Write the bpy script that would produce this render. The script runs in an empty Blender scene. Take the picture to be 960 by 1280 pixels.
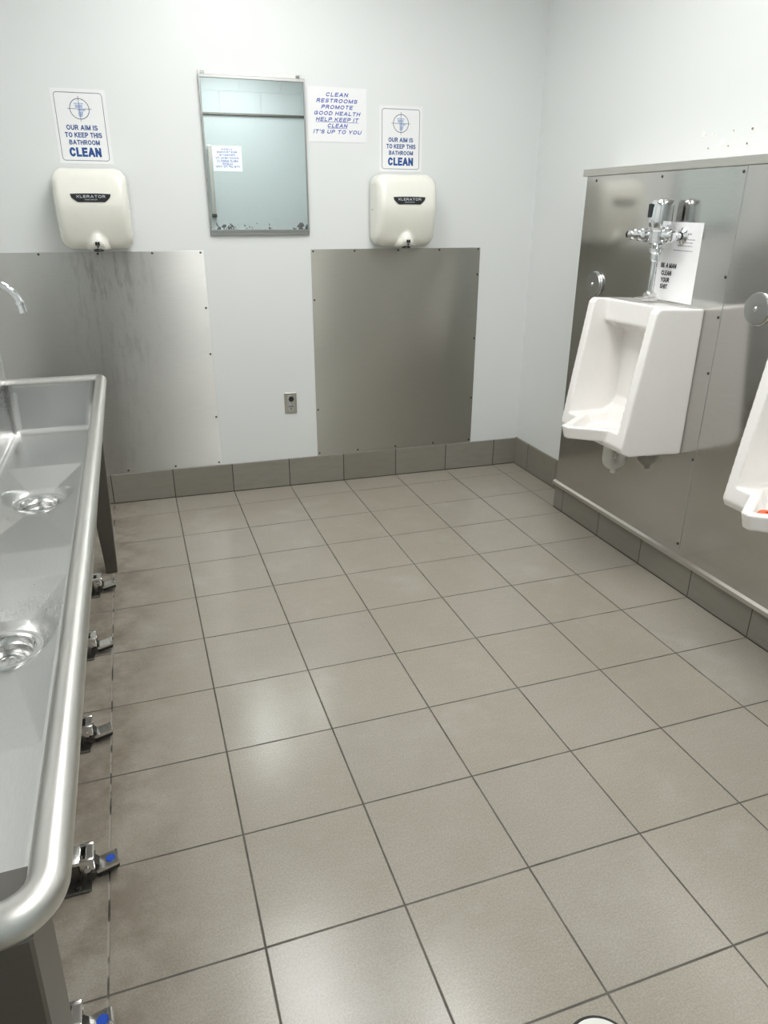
import bpy, bmesh, math, random
from mathutils import Vector, Matrix
random.seed(7)
PI = math.pi
S = 0.308                       # floor tile module
BA = -0.0274                    # the back wall is not quite square to the tiles
scene = bpy.context.scene
COL = scene.collection

# ------------------------------------------------------------------ materials
def new_mat(name):
    m = bpy.data.materials.new(name); m.use_nodes = True
    nt = m.node_tree; b = nt.nodes['Principled BSDF']
    return m, nt, b
def N(nt, t, **kw):
    n = nt.nodes.new(t)
    for k, v in kw.items(): setattr(n, k, v)
    return n
def math_(nt, op, a, b=None, c=None):
    n = N(nt, 'ShaderNodeMath', operation=op)
    for i, v in enumerate((a, b, c)):
        if v is None: continue
        if isinstance(v, (int, float)): n.inputs[i].default_value = v
        else: nt.links.new(v, n.inputs[i])
    return n.outputs[0]
def noise(nt, vec, scale, detail=4, rough=0.55, stretch=None):
    if stretch:
        mp = N(nt, 'ShaderNodeMapping'); mp.inputs['Scale'].default_value = stretch
        nt.links.new(vec, mp.inputs['Vector']); vec = mp.outputs[0]
    n = N(nt, 'ShaderNodeTexNoise'); n.inputs['Scale'].default_value = scale
    n.inputs['Detail'].default_value = detail; n.inputs['Roughness'].default_value = rough
    nt.links.new(vec, n.inputs['Vector']); return n.outputs['Fac']
def ramp(nt, fac, stops):
    r = N(nt, 'ShaderNodeValToRGB')
    el = r.color_ramp.elements
    while len(el) < len(stops): el.new(0.5)
    for e, (p, c) in zip(el, stops):
        e.position = p; e.color = (*c, 1) if len(c) == 3 else c
    nt.links.new(fac, r.inputs[0]); return r.outputs[0]
def mixc(nt, fac, a, b, mode='MIX'):
    n = N(nt, 'ShaderNodeMix', data_type='RGBA', blend_type=mode)
    for sock, v in ((n.inputs[0], fac), (n.inputs[6], a), (n.inputs[7], b)):
        if isinstance(v, (int, float)): sock.default_value = v
        elif isinstance(v, tuple): sock.default_value = (*v, 1)
        else: nt.links.new(v, sock)
    return n.outputs[2]
def maprange(nt, v, a, b, c=0.0, d=1.0):
    n = N(nt, 'ShaderNodeMapRange'); n.clamp = True
    nt.links.new(v, n.inputs[0])
    for i, x in enumerate((a, b, c, d)): n.inputs[i + 1].default_value = x
    return n.outputs[0]
def bump(nt, h, b, strength=0.2, dist=0.002):
    n = N(nt, 'ShaderNodeBump'); n.inputs['Strength'].default_value = strength
    n.inputs['Distance'].default_value = dist
    nt.links.new(h, n.inputs['Height']); nt.links.new(n.outputs[0], b.inputs['Normal'])

def simple(name, col, rough=0.5, metal=0.0, bump_scale=None, var=0.03, coat=0.0, spec=0.5):
    m, nt, b = new_mat(name)
    tc = N(nt, 'ShaderNodeTexCoord').outputs['Object']
    nz = noise(nt, tc, bump_scale or 40)
    lo = tuple(c * (1 - var) for c in col); hi = tuple(min(1, c * (1 + var)) for c in col)
    nt.links.new(ramp(nt, nz, [(0.3, lo), (0.7, hi)]), b.inputs['Base Color'])
    b.inputs['Roughness'].default_value = rough; b.inputs['Metallic'].default_value = metal
    b.inputs['Coat Weight'].default_value = coat
    b.inputs['Specular IOR Level'].default_value = spec
    return m

def mat_wall():
    m, nt, b = new_mat('painted_wall')
    tc = N(nt, 'ShaderNodeTexCoord').outputs['Object']
    n1 = noise(nt, tc, 1.4, 3); n2 = noise(nt, tc, 150, 2)
    nt.links.new(ramp(nt, n1, [(0.3, (0.765, 0.785, 0.778)), (0.7, (0.78, 0.797, 0.79))]), b.inputs['Base Color'])
    b.inputs['Roughness'].default_value = 0.42
    bump(nt, n2, b, 0.06, 0.001)
    return m
def mat_block():
    m, nt, b = new_mat('painted_block')
    tc = N(nt, 'ShaderNodeTexCoord')
    mp = N(nt, 'ShaderNodeMapping'); mp.inputs['Rotation'].default_value = (PI / 2, 0, 0)
    mp.inputs['Location'].default_value = (0.385, 0.07, 0)
    nt.links.new(tc.outputs['Object'], mp.inputs[0])
    br = N(nt, 'ShaderNodeTexBrick'); br.inputs['Scale'].default_value = 1.0
    br.inputs['Mortar Size'].default_value = 0.006; br.inputs['Mortar Smooth'].default_value = 0.4
    br.inputs['Brick Width'].default_value = 0.4; br.inputs['Row Height'].default_value = 0.2
    br.inputs['Color1'].default_value = (0.54, 0.595, 0.60, 1); br.inputs['Color2'].default_value = (0.56, 0.61, 0.615, 1)
    br.inputs['Mortar'].default_value = (0.60, 0.66, 0.665, 1)
    nt.links.new(mp.outputs[0], br.inputs['Vector'])
    nt.links.new(br.outputs['Color'], b.inputs['Base Color'])
    inv = math_(nt, 'SUBTRACT', 1.0, br.outputs['Fac'])
    bump(nt, inv, b, 0.8, 0.006); b.inputs['Roughness'].default_value = 0.5
    return m
def mat_tile_floor():
    m, nt, b = new_mat('floor_tile')
    tc = N(nt, 'ShaderNodeTexCoord').outputs['Object']
    sp = N(nt, 'ShaderNodeSeparateXYZ'); nt.links.new(tc, sp.inputs[0])
    gx = math_(nt, 'DIVIDE', sp.outputs[0], S); gy = math_(nt, 'DIVIDE', sp.outputs[1], S)
    def edge(g):      # distance to nearest joint in metres
        f = math_(nt, 'FRACT', g)
        return math_(nt, 'MULTIPLY', math_(nt, 'MINIMUM', f, math_(nt, 'SUBTRACT', 1.0, f)), S)
    e = math_(nt, 'MINIMUM', edge(gx), edge(gy))
    wob = noise(nt, tc, 30, 3)
    e2 = math_(nt, 'ADD', e, math_(nt, 'MULTIPLY', math_(nt, 'SUBTRACT', wob, 0.5), 0.0016))
    grout = maprange(nt, e2, 0.0016, 0.0030, 1.0, 0.0)
    cell = N(nt, 'ShaderNodeCombineXYZ')
    nt.links.new(math_(nt, 'FLOOR', gx), cell.inputs[0]); nt.links.new(math_(nt, 'FLOOR', gy), cell.inputs[1])
    wn = N(nt, 'ShaderNodeTexWhiteNoise', noise_dimensions='3D'); nt.links.new(cell.outputs[0], wn.inputs[0])
    base = ramp(nt, wn.outputs['Value'], [(0.0, (0.362, 0.330, 0.264)), (0.5, (0.372, 0.342, 0.278)), (1.0, (0.364, 0.336, 0.284))])
    cloud = noise(nt, tc, 7, 5, 0.6)
    streak = noise(nt, tc, 12, 5, 0.65, (1.0, 5.0, 1.0))
    base = mixc(nt, maprange(nt, cloud, 0.35, 0.7, 0, 0.35), base, (0.425, 0.388, 0.338))
    base = mixc(nt, maprange(nt, streak, 0.5, 0.72, 0, 0.25), base, (0.455, 0.415, 0.368))
    speck = noise(nt, tc, 230, 3, 0.8)
    base = mixc(nt, maprange(nt, speck, 0.42, 0.58, 0.0, 0.5), base, (0.235, 0.212, 0.190))
    # brown grime trodden in along the sink pedals
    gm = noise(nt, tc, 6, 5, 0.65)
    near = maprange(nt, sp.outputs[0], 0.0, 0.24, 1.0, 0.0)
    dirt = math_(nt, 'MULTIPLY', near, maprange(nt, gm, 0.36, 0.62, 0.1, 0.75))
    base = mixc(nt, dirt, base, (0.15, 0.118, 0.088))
    # pale scuffs of cleaner residue
    sc = noise(nt, tc, 3.3, 4, 0.6)
    base = mixc(nt, maprange(nt, sc, 0.58, 0.72, 0, 0.22), base, (0.47, 0.46, 0.43))
    gn = noise(nt, tc, 9, 3)
    gcol = ramp(nt, gn, [(0.3, (0.055, 0.048, 0.040)), (0.7, (0.125, 0.112, 0.095))])
    # the joint along the sink line is half filled with pale sealant, cracked open in dashes
    ax = math_(nt, 'ABSOLUTE', sp.outputs[0])
    seal = maprange(nt, ax, 0.005, 0.0065, 1.0, 0.0)
    dash = noise(nt, tc, 10, 2, 0.5, (0.02, 1, 1))
    gcol = mixc(nt, math_(nt, 'MULTIPLY', seal, maprange(nt, dash, 0.5, 0.54, 1.0, 0.0)), gcol, (0.27, 0.245, 0.21))
    gcol = mixc(nt, math_(nt, 'MULTIPLY', seal, maprange(nt, dash, 0.56, 0.6, 0.0, 1.0)), gcol, (0.03, 0.026, 0.02))
    nt.links.new(mixc(nt, grout, base, gcol), b.inputs['Base Color'])
    rg = maprange(nt, cloud, 0.3, 0.7, 0.17, 0.25)
    nt.links.new(math_(nt, 'ADD', rg, math_(nt, 'MULTIPLY', grout, 0.4)), b.inputs['Roughness'])
    h = math_(nt, 'ADD', math_(nt, 'SUBTRACT', 1.0, grout), math_(nt, 'MULTIPLY', speck, 0.03))
    bump(nt, h, b, 0.5, 0.0015)
    return m
def mat_base_tile(name, axis, offset=0.0):
    m, nt, b = new_mat(name)
    tc = N(nt, 'ShaderNodeTexCoord').outputs['Object']
    sp = N(nt, 'ShaderNodeSeparateXYZ'); nt.links.new(tc, sp.inputs[0])
    g = math_(nt, 'DIVIDE', math_(nt, 'ADD', sp.outputs[axis], offset), S)
    f = math_(nt, 'FRACT', g)
    e = math_(nt, 'MULTIPLY', math_(nt, 'MINIMUM', f, math_(nt, 'SUBTRACT', 1.0, f)), S)
    j = maprange(nt, e, 0.0014, 0.0028, 1, 0)
    bot = maprange(nt, sp.outputs[2], 0.003, 0.006, 1, 0)
    j = math_(nt, 'MAXIMUM', j, bot)
    wn = N(nt, 'ShaderNodeTexWhiteNoise', noise_dimensions='1D'); nt.links.new(math_(nt, 'FLOOR', g), wn.inputs['W'])
    base = ramp(nt, wn.outputs['Value'], [(0, (0.245, 0.228, 0.192)), (1, (0.28, 0.263, 0.228))])
    st = noise(nt, tc, 10, 5, 0.6, (1, 1, 4))
    base = mixc(nt, maprange(nt, st, 0.4, 0.75, 0, 0.4), base, (0.19, 0.175, 0.145))
    nt.links.new(mixc(nt, j, base, (0.04, 0.036, 0.03)), b.inputs['Base Color'])
    b.inputs['Roughness'].default_value = 0.4
    bump(nt, math_(nt, 'SUBTRACT', 1.0, j), b, 0.5, 0.0015)
    return m
def mat_steel(name, col=(0.56, 0.555, 0.54), rough=0.28, aniso=0.0, tangent=None, stretch=(3, 3, 60), drips=False, bumps=0.05, wave=0.0):
    m, nt, b = new_mat(name)
    tc = N(nt, 'ShaderNodeTexCoord').outputs['Object']
    br = noise(nt, tc, 12, 4, 0.6, stretch)
    cl = noise(nt, tc, 2.6, 4, 0.55)
    c = ramp(nt, br, [(0.3, tuple(x * 0.95 for x in col)), (0.7, tuple(min(1, x * 1.04) for x in col))])
    r = math_(nt, 'ADD', maprange(nt, cl, 0.3, 0.7, rough - 0.035, rough + 0.035), math_(nt, 'MULTIPLY', math_(nt, 'SUBTRACT', br, 0.5), 0.06))
    if drips:
        sp = N(nt, 'ShaderNodeSeparateXYZ'); nt.links.new(tc, sp.inputs[0])
        dn = noise(nt, tc, 26, 5, 0.7, (1.0, 1.0, 0.22))
        zone = math_(nt, 'MULTIPLY', maprange(nt, math_(nt, 'ABSOLUTE', math_(nt, 'SUBTRACT', sp.outputs[0], 0.12)), 0.05, 0.24, 1, 0),
                     maprange(nt, sp.outputs[2], 0.45, 0.95, 0.25, 1))
        d = math_(nt, 'MULTIPLY', zone, maprange(nt, dn, 0.50, 0.64, 0, 0.8))
        c = mixc(nt, d, c, tuple(x * 0.62 for x in col))
        r = math_(nt, 'ADD', r, math_(nt, 'MULTIPLY', d, 0.12))
    nt.links.new(c, b.inputs['Base Color']); nt.links.new(r, b.inputs['Roughness'])
    b.inputs['Metallic'].default_value = 1.0
    if aniso:
        b.inputs['Anisotropic'].default_value = aniso
        cb = N(nt, 'ShaderNodeCombineXYZ')
        for i in range(3): cb.inputs[i].default_value = tangent[i]
        nt.links.new(cb.outputs[0], b.inputs['Tangent'])
    if wave:
        wv = noise(nt, tc, 3.0, 2, 0.4, (1.0, 1.0, 0.25))
        bump(nt, wv, b, wave, 0.01)
    elif bumps:
        bump(nt, br, b, bumps, 0.0006)
    return m
def mat_mirror():
    m, nt, b = new_mat('mirror_glass')
    tc = N(nt, 'ShaderNodeTexCoord').outputs['Object']
    sp = N(nt, 'ShaderNodeSeparateXYZ'); nt.links.new(tc, sp.inputs[0])
    low = maprange(nt, sp.outputs[2], 0.035, 0.115, 1.0, 0.0)
    side = maprange(nt, math_(nt, 'ABSOLUTE', sp.outputs[0]), 0.10, 0.2, 0.855, 1.0)
    nz = noise(nt, tc, 42, 4, 0.6)
    spot = maprange(nt, math_(nt, 'MULTIPLY', math_(nt, 'MULTIPLY', low, side), nz), 0.475, 0.50, 0, 1)
    nt.links.new(mixc(nt, spot, (0.86, 0.925, 0.925), (0.10, 0.11, 0.11)), b.inputs['Base Color'])
    nt.links.new(math_(nt, 'MULTIPLY', spot, 0.6), b.inputs['Roughness'])
    nt.links.new(math_(nt, 'SUBTRACT', 1.0, spot), b.inputs['Metallic'])
    return m
def mat_emit(name, col, s):
    m, nt, b = new_mat(name)
    tc = N(nt, 'ShaderNodeTexCoord').outputs['Object']
    nz = noise(nt, tc, 200, 1)
    nt.links.new(ramp(nt, nz, [(0, tuple(c * 0.98 for c in col)), (1, col)]), b.inputs['Emission Color'])
    b.inputs['Emission Strength'].default_value = s
    b.inputs['Base Color'].default_value = (*col, 1)
    return m

ca, sa = math.cos(BA), math.sin(BA)
M = dict(
    wall=mat_wall(), block=mat_block(), floor=mat_tile_floor(),
    base_x=mat_base_tile('base_tile_back', 0), base_y=mat_base_tile('base_tile_side', 1),
    ceil=simple('ceiling_paint', (0.85, 0.85, 0.84), 0.7),
    panel=mat_steel('brushed_panel', (0.66, 0.655, 0.63), 0.36, 0.95, (0, 0, 1), (1, 1, 45), drips=True, bumps=0),
    panel2=mat_steel('brushed_panel_plain', (0.49, 0.478, 0.43), 0.36, 0.93, (0, 0, 1), (1, 1, 45), bumps=0),
    chase=mat_steel('satin_panel', (0.56, 0.55, 0.53), 0.13, 0.35, (0, 0, 1), (1, 1, 45), bumps=0),
    sink=mat_steel('sink_steel', (0.68, 0.68, 0.67), 0.30, stretch=(60, 4, 60), bumps=0),
    roll=mat_steel('rolled_rim_steel', (0.64, 0.63, 0.60), 0.36, stretch=(8, 0.6, 8), bumps=0),
    leg=mat_steel('dull_steel', (0.20, 0.192, 0.175), 0.38, bumps=0),
    trim=mat_steel('trim_steel', (0.60, 0.58, 0.54), 0.32, stretch=(60, 2, 60)),
    chrome=mat_steel('chrome', (0.78, 0.79, 0.80), 0.07, bumps=0),
    cup=mat_steel('drain_cup', (0.66, 0.66, 0.65), 0.2, bumps=0),
    satin=mat_steel('satin_chrome', (0.46, 0.46, 0.45), 0.30, bumps=0),
    brightcast=mat_steel('cast_chrome', (0.84, 0.83, 0.81), 0.24, bumps=0.05),
    screw=simple('screw_metal', (0.10, 0.098, 0.09), 0.4, 0.9),
    porcelain=simple('porcelain', (0.93, 0.905, 0.875), 0.12, 0.0, var=0.008, coat=0.4),
    pvc=simple('white_pipe', (0.74, 0.73, 0.68), 0.35),
    dryer=simple('cream_enamel', (0.84, 0.83, 0.755), 0.22, var=0.01, coat=0.3),
    grate=simple('pale_grate', (0.75, 0.74, 0.70), 0.4, 0.3),
    black=simple('black_plastic', (0.012, 0.013, 0.016), 0.3),
    darkgap=simple('dark_gap', (0.02, 0.02, 0.02), 0.7),
    paper=simple('sign_white', (0.86, 0.86, 0.865), 0.4, var=0.01),
    ink=simple('blue_ink', (0.012, 0.075, 0.29), 0.5),
    ink2=simple('royal_blue_ink', (0.03, 0.075, 0.42), 0.5),
    inkgrey=simple('grey_line_ink', (0.12, 0.14, 0.2), 0.5),
    inkpale=simple('pale_blue_ink', (0.42, 0.50, 0.70), 0.5),
    inkblack=simple('black_ink', (0.012, 0.012, 0.012), 0.5),
    inklight=simple('faint_grey_ink', (0.36, 0.36, 0.36), 0.5),
    silverink=simple('silver_lettering', (0.62, 0.64, 0.67), 0.35, 0.2),
    mirror=mat_mirror(), door=simple('door_paint', (0.52, 0.575, 0.58), 0.4, var=0.01),
    bluedot=simple('blue_dot', (0.03, 0.10, 0.55), 0.35),
    orange=simple('orange_gel', (0.75, 0.13, 0.04), 0.4),
    plaster=simple('plaster_chip', (0.88, 0.87, 0.83), 0.8), hole=simple('hole_shadow', (0.25, 0.23, 0.2), 0.9),
    outlet=simple('grey_receptacle', (0.42, 0.42, 0.41), 0.4), lamp=mat_emit('diffuser_glow', (0.995, 1.0, 0.985), 8.3), lamp2=mat_emit('diffuser_glow_dim', (0.995, 1.0, 0.985), 9.5), lamp3=mat_emit('diffuser_glow_wide', (0.995, 1.0, 0.985), 8.6),
    lampframe=simple('fixture_white', (0.8, 0.8, 0.8), 0.4),
)

# ------------------------------------------------------------------ mesh helpers
def bm_box(bm, x0, x1, y0, y1, z0, z1, bevel=0.0, seg=2):
    r = bmesh.ops.create_cube(bm, size=1.0)
    vs = r['verts']
    for v in vs:
        v.co = Vector(((x0 + x1) / 2 + v.co.x * (x1 - x0), (y0 + y1) / 2 + v.co.y * (y1 - y0), (z0 + z1) / 2 + v.co.z * (z1 - z0)))
    if bevel:
        es = list({e for v in vs for e in v.link_edges})
        bmesh.ops.bevel(bm, geom=es, offset=bevel, segments=seg, affect='EDGES', profile=0.5)
    return bm
def bm_prism(bm, pts, axis, a, b):
    """closed polygon pts (2D) extruded from a to b along axis ('x','y','z')"""
    def P(p, t):
        return {'x': (t, p[0], p[1]), 'y': (p[0], t, p[1]), 'z': (p[0], p[1], t)}[axis]
    A = [bm.verts.new(P(p, a)) for p in pts]; B = [bm.verts.new(P(p, b)) for p in pts]
    bm.faces.new(A); bm.faces.new(B[::-1])
    n = len(pts)
    for i in range(n): bm.faces.new((A[i], B[i], B[(i + 1) % n], A[(i + 1) % n]))
    return bm
def bm_lathe(bm, prof, n=24, mat=None):
    """profile (r,z) turned about local z, then placed by matrix"""
    mat = mat or Matrix()
    rings = []
    for r, z in prof:
        if r < 1e-6: rings.append([bm.verts.new(mat @ Vector((0, 0, z)))])
        else: rings.append([bm.verts.new(mat @ Vector((r * math.cos(2 * PI * k / n), r * math.sin(2 * PI * k / n), z))) for k in range(n)])
    for A, B in zip(rings, rings[1:]):
        for k in range(n):
            a, b_ = A[k % len(A)], A[(k + 1) % n % len(A)]
            c, d = B[(k + 1) % n % len(B)], B[k % len(B)]
            f = []
            for v in (a, b_, c, d):
                if v not in f: f.append(v)
            if len(f) > 2: bm.faces.new(f)
    return bm
def bm_tube(bm, pts, r, n=16, cap=True):
    pts = [Vector(p) for p in pts]
    rs = r if isinstance(r, (list, tuple)) else [r] * len(pts)
    t0 = (pts[1] - pts[0]).normalized()
    up = Vector((0, 0, 1)) if abs(t0.z) < 0.9 else Vector((1, 0, 0))
    nrm = t0.cross(up).normalized(); rings = []
    for i, p in enumerate(pts):
        t = (pts[min(i + 1, len(pts) - 1)] - pts[max(i - 1, 0)]).normalized()
        nrm = (nrm - t * nrm.dot(t)).normalized(); bn = t.cross(nrm)
        rings.append([bm.verts.new(p + (nrm * math.cos(2 * PI * k / n) + bn * math.sin(2 * PI * k / n)) * rs[i]) for k in range(n)])
    for A, B in zip(rings, rings[1:]):
        for k in range(n): bm.faces.new((A[k], A[(k + 1) % n], B[(k + 1) % n], B[k]))
    if cap: bm.faces.new(rings[0][::-1]); bm.faces.new(rings[-1])
    return bm
def arc(cx, cz, r, a0, a1, n=12):
    return [(cx + r * math.cos(math.radians(a0 + (a1 - a0) * k / n)), cz + r * math.sin(math.radians(a0 + (a1 - a0) * k / n))) for k in range(n + 1)]
def round_rect(w, h, r, n=6, cx=0, cz=0):
    p = []
    for sx, sz, a in ((1, 1, 0), (-1, 1, 90), (-1, -1, 180), (1, -1, 270)):
        p += arc(cx + sx * (w / 2 - r), cz + sz * (h / 2 - r), r, a, a + 90, n)
    return p
def AX(origin, zdir):
    z = Vector(zdir).normalized(); q = z.to_track_quat('Z', 'Y')
    return Matrix.Translation(origin) @ q.to_matrix().to_4x4()
def obj(name, bm, mat, parent=None, smooth=False, angle=35):
    me = bpy.data.meshes.new(name)
    bmesh.ops.recalc_face_normals(bm, faces=bm.faces)
    if smooth:
        for f in bm.faces: f.smooth = True
        for e in bm.edges:
            if len(e.link_faces) == 2 and e.calc_face_angle(0) > math.radians(angle): e.smooth = False
    bm.to_mesh(me); bm.free()
    return link(name, me, mat, parent)
def link(name, me, mat, parent=None):
    o = bpy.data.objects.new(name, me); COL.objects.link(o)
    if mat: me.materials.clear(); me.materials.append(mat)
    if parent: o.parent = parent
    return o
def tag(o, label, cat, group=None):
    o['label'] = label; o['category'] = cat
    if group: o['group'] = group
    return o
def thing(name, label, cat, loc=(0, 0, 0), rotz=0.0, group=None):
    o = bpy.data.objects.new(name, None); COL.objects.link(o)
    o.location = loc; o.rotation_euler = (0, 0, rotz); o.empty_display_size = 0.1
    return tag(o, label, cat, group)
def struct(name, bm, mat, **k):
    o = obj(name, bm, mat, **k); o['kind'] = 'structure'; return o
def dup(root, loc, label, rotz=None):
    r = root.copy(); COL.objects.link(r); r.location = loc; r['label'] = label
    if rotz is not None: r.rotation_euler = (0, 0, rotz)
    for ch in list(root.children):
        c = ch.copy(); COL.objects.link(c); c.parent = r
        for g in list(ch.children):
            d = g.copy(); COL.objects.link(d); d.parent = c
    return r
def backpt(u, off=0.0, z=0.0):      # a point on the back wall, u metres from the left grout line, off in front of it
    return (u * ca + sa * off, 0.226 + u * sa - ca * off, z)

def _arc(cx, cy, rx, ry, a0, a1, n=10): return [(cx + rx * math.cos(math.radians(a0 + (a1 - a0) * k / n)), cy + ry * math.sin(math.radians(a0 + (a1 - a0) * k / n))) for k in range(n + 1)]
# block capitals drawn as strokes on a unit-high grid: width, strokes
GLYPH = {
    'A': (0.74, [[(0, 0), (0.35, 1)], [(0.74, 0), (0.39, 1)], [(0.16, 0.30), (0.58, 0.30)]]),
    'B': (0.62, [[(0, 0), (0, 1), (0.34, 1)] + _arc(0.34, 0.76, 0.24, 0.24, 90, -90) + [(0, 0.52)], [(0.34, 0.52)] + _arc(0.35, 0.26, 0.27, 0.26, 90, -90) + [(0, 0)]]),
    'C': (0.68, [_arc(0.34, 0.5, 0.34, 0.5, 42, 318, 18)]),
    'D': (0.66, [[(0, 0), (0, 1), (0.26, 1)] + _arc(0.26, 0.5, 0.40, 0.5, 90, -90, 14) + [(0, 0)]]),
    'E': (0.54, [[(0.54, 1), (0, 1), (0, 0), (0.54, 0)], [(0, 0.52), (0.48, 0.52)]]),
    'G': (0.70, [_arc(0.35, 0.5, 0.35, 0.5, 42, 320, 18) + [(0.68, 0.45), (0.38, 0.45)]]),
    'H': (0.62, [[(0, 0), (0, 1)], [(0.62, 0), (0.62, 1)], [(0, 0.52), (0.62, 0.52)]]),
    'I': (0.0, [[(0, 0), (0, 1)]]),
    'K': (0.64, [[(0, 0), (0, 1)], [(0.60, 1), (0.02, 0.38)], [(0.22, 0.58), (0.64, 0)]]),
    'L': (0.50, [[(0, 1), (0, 0), (0.50, 0)]]),
    'M': (0.80, [[(0, 0), (0, 1)], [(0.02, 1), (0.39, 0.04)], [(0.78, 1), (0.41, 0.04)], [(0.80, 0), (0.80, 1)]]),
    'N': (0.62, [[(0, 0), (0, 1)], [(0.01, 0.98), (0.61, 0.02)], [(0.62, 0), (0.62, 1)]]),
    'O': (0.74, [_arc(0.37, 0.5, 0.37, 0.5, 0, 360, 26)]),
    'P': (0.58, [[(0, 0), (0, 1), (0.30, 1)] + _arc(0.30, 0.73, 0.28, 0.27, 90, -90) + [(0, 0.46)]]),
    'R': (0.62, [[(0, 0), (0, 1), (0.32, 1)] + _arc(0.32, 0.74, 0.28, 0.26, 90, -90) + [(0, 0.48)], [(0.34, 0.48), (0.62, 0)]]),
    'S': (0.60, [_arc(0.30, 0.755, 0.29, 0.245, 30, 250, 12) + _arc(0.30, 0.255, 0.30, 0.255, 75, -155, 12)]),
    'T': (0.60, [[(0, 1), (0.60, 1)], [(0.30, 1), (0.30, 0)]]),
    'U': (0.64, [[(0, 1), (0, 0.32)] + _arc(0.32, 0.32, 0.32, 0.32, 180, 360, 12) + [(0.64, 1)]]),
    'X': (0.66, [[(0, 0), (0.66, 1)], [(0, 1), (0.66, 0)]]),
    'Y': (0.68, [[(0, 1), (0.34, 0.44)], [(0.68, 1), (0.34, 0.44)], [(0.34, 0.5), (0.34, 0)]]),
    "'": (0.0, [[(0, 1), (0, 0.72)]]),
}
def text_bm(bm, s, cx, cz, width, height, y=-0.0012, bold=0.15, shear=0.0):
    """block capitals in the local xz plane, facing -y, fitted to width x cap height and centred at (cx, cz)"""
    x = 0.0; strokes = []; gap = 0.17 + bold
    for ch in s:
        if ch == ' ': x += 0.44; continue
        w, st = GLYPH[ch]
        for p in st: strokes.append([(x + q[0], q[1]) for q in p])
        x += w + gap
    total = x - gap
    t = bold * height / 2                       # half stroke width
    kx = (width - 2 * t) / total; kz = height - 2 * t
    for p in strokes:
        P = [Vector((cx - width / 2 + t + q[0] * kx, cz - height / 2 + t + q[1] * kz)) for q in p]
        closed = (P[0] - P[-1]).length < 1e-6
        L, R = [], []
        n = len(P)
        for i in range(n):
            a = P[i] - P[i - 1] if i > 0 else (P[-1] - P[-2] if closed else None)
            b = P[i + 1] - P[i] if i < n - 1 else (P[1] - P[0] if closed else None)
            if a is None: a = b
            if b is None: b = a
            a, b = a.normalized(), b.normalized()
            na, nb = Vector((-a.y, a.x)), Vector((-b.y, b.x))
            m = na + nb
            m = m / max(m.dot(na), 0.45) if m.length > 1e-6 else na
            ext = Vector((0, 0))
            if not closed and i == 0: ext = -b * t
            if not closed and i == n - 1: ext = a * t
            L.append(P[i] + m * t + ext); R.append(P[i] - m * t + ext)
        def mk(v): return bm.verts.new((v.x + shear * (v.y - cz), y, v.y))
        vl, vr = [mk(v) for v in L], [mk(v) for v in R]
        for i in range(n - 1): bm.faces.new((vr[i], vr[i + 1], vl[i + 1], vl[i]))
    return bm
def finish_text(name, bm, mat, parent):
    # give the lettering a hair of thickness
    r = bmesh.ops.extrude_face_region(bm, geom=list(bm.faces))
    for g in r['geom']:
        if isinstance(g, bmesh.types.BMVert): g.co.y -= 0.0003
    return obj(name, bm, mat, parent)

# ------------------------------------------------------------------ the room
XL, XR, YF, H = -0.40, 2.307, -4.10, 2.75
bm = bmesh.new(); bm_box(bm, XL - 0.1, XR + 0.1, YF - 0.1, 0.42, -0.08, 0.0); struct('floor', bm, M['floor'])
bm = bmesh.new(); bm_box(bm, XL - 0.1, XR + 0.1, YF - 0.1, 0.42, H, H + 0.08); struct('ceiling', bm, M['ceil'])
bm = bmesh.new(); bm_box(bm, -0.6, 2.6, 0, 0.1, 0, H)
o = struct('wall_back', bm, M['wall']); o.location = backpt(0); o.rotation_euler = (0, 0, BA)
bm = bmesh.new(); bm_box(bm, XL - 0.1, XL, YF - 0.1, 0.3, 0, H); struct('wall_left', bm, M['wall'])
bm = bmesh.new(); bm_box(bm, XR, XR + 0.1, YF - 0.1, 0.3, 0, H); wall_right = struct('wall_right', bm, M['wall'])
bm = bmesh.new(); bm_box(bm, XL, XR, YF - 0.1, YF, 0, H); struct('wall_front', bm, M['block'])
# furred-out plumbing wall the urinals hang on
CX = 2.152; CY = -0.545
bm = bmesh.new(); bm_box(bm, CX + 0.003, XR, YF, CY - 0.001, 0.0, 1.555); struct('wall_chase', bm, M['wall'])
bm = bmesh.new(); bm_box(bm, -0.45, 2.318, -0.010, 0, 0, 0.157, 0.0015, 1)
o = struct('baseboard_back', bm, M['base_x']); o.location = backpt(0); o.rotation_euler = (0, 0, BA)
bm = bmesh.new(); bm_box(bm, XR - 0.010, XR, CY, 0.158, 0, 0.163, 0.0015, 1); struct('baseboard_right', bm, M['base_y'])
bm = bmesh.new(); bm_box(bm, CX + 0.0035 - 0.001, CX + 0.014, YF, CY + 0.008, 0, 0.128); struct('baseboard_chase', bm, M['base_y'])
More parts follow.
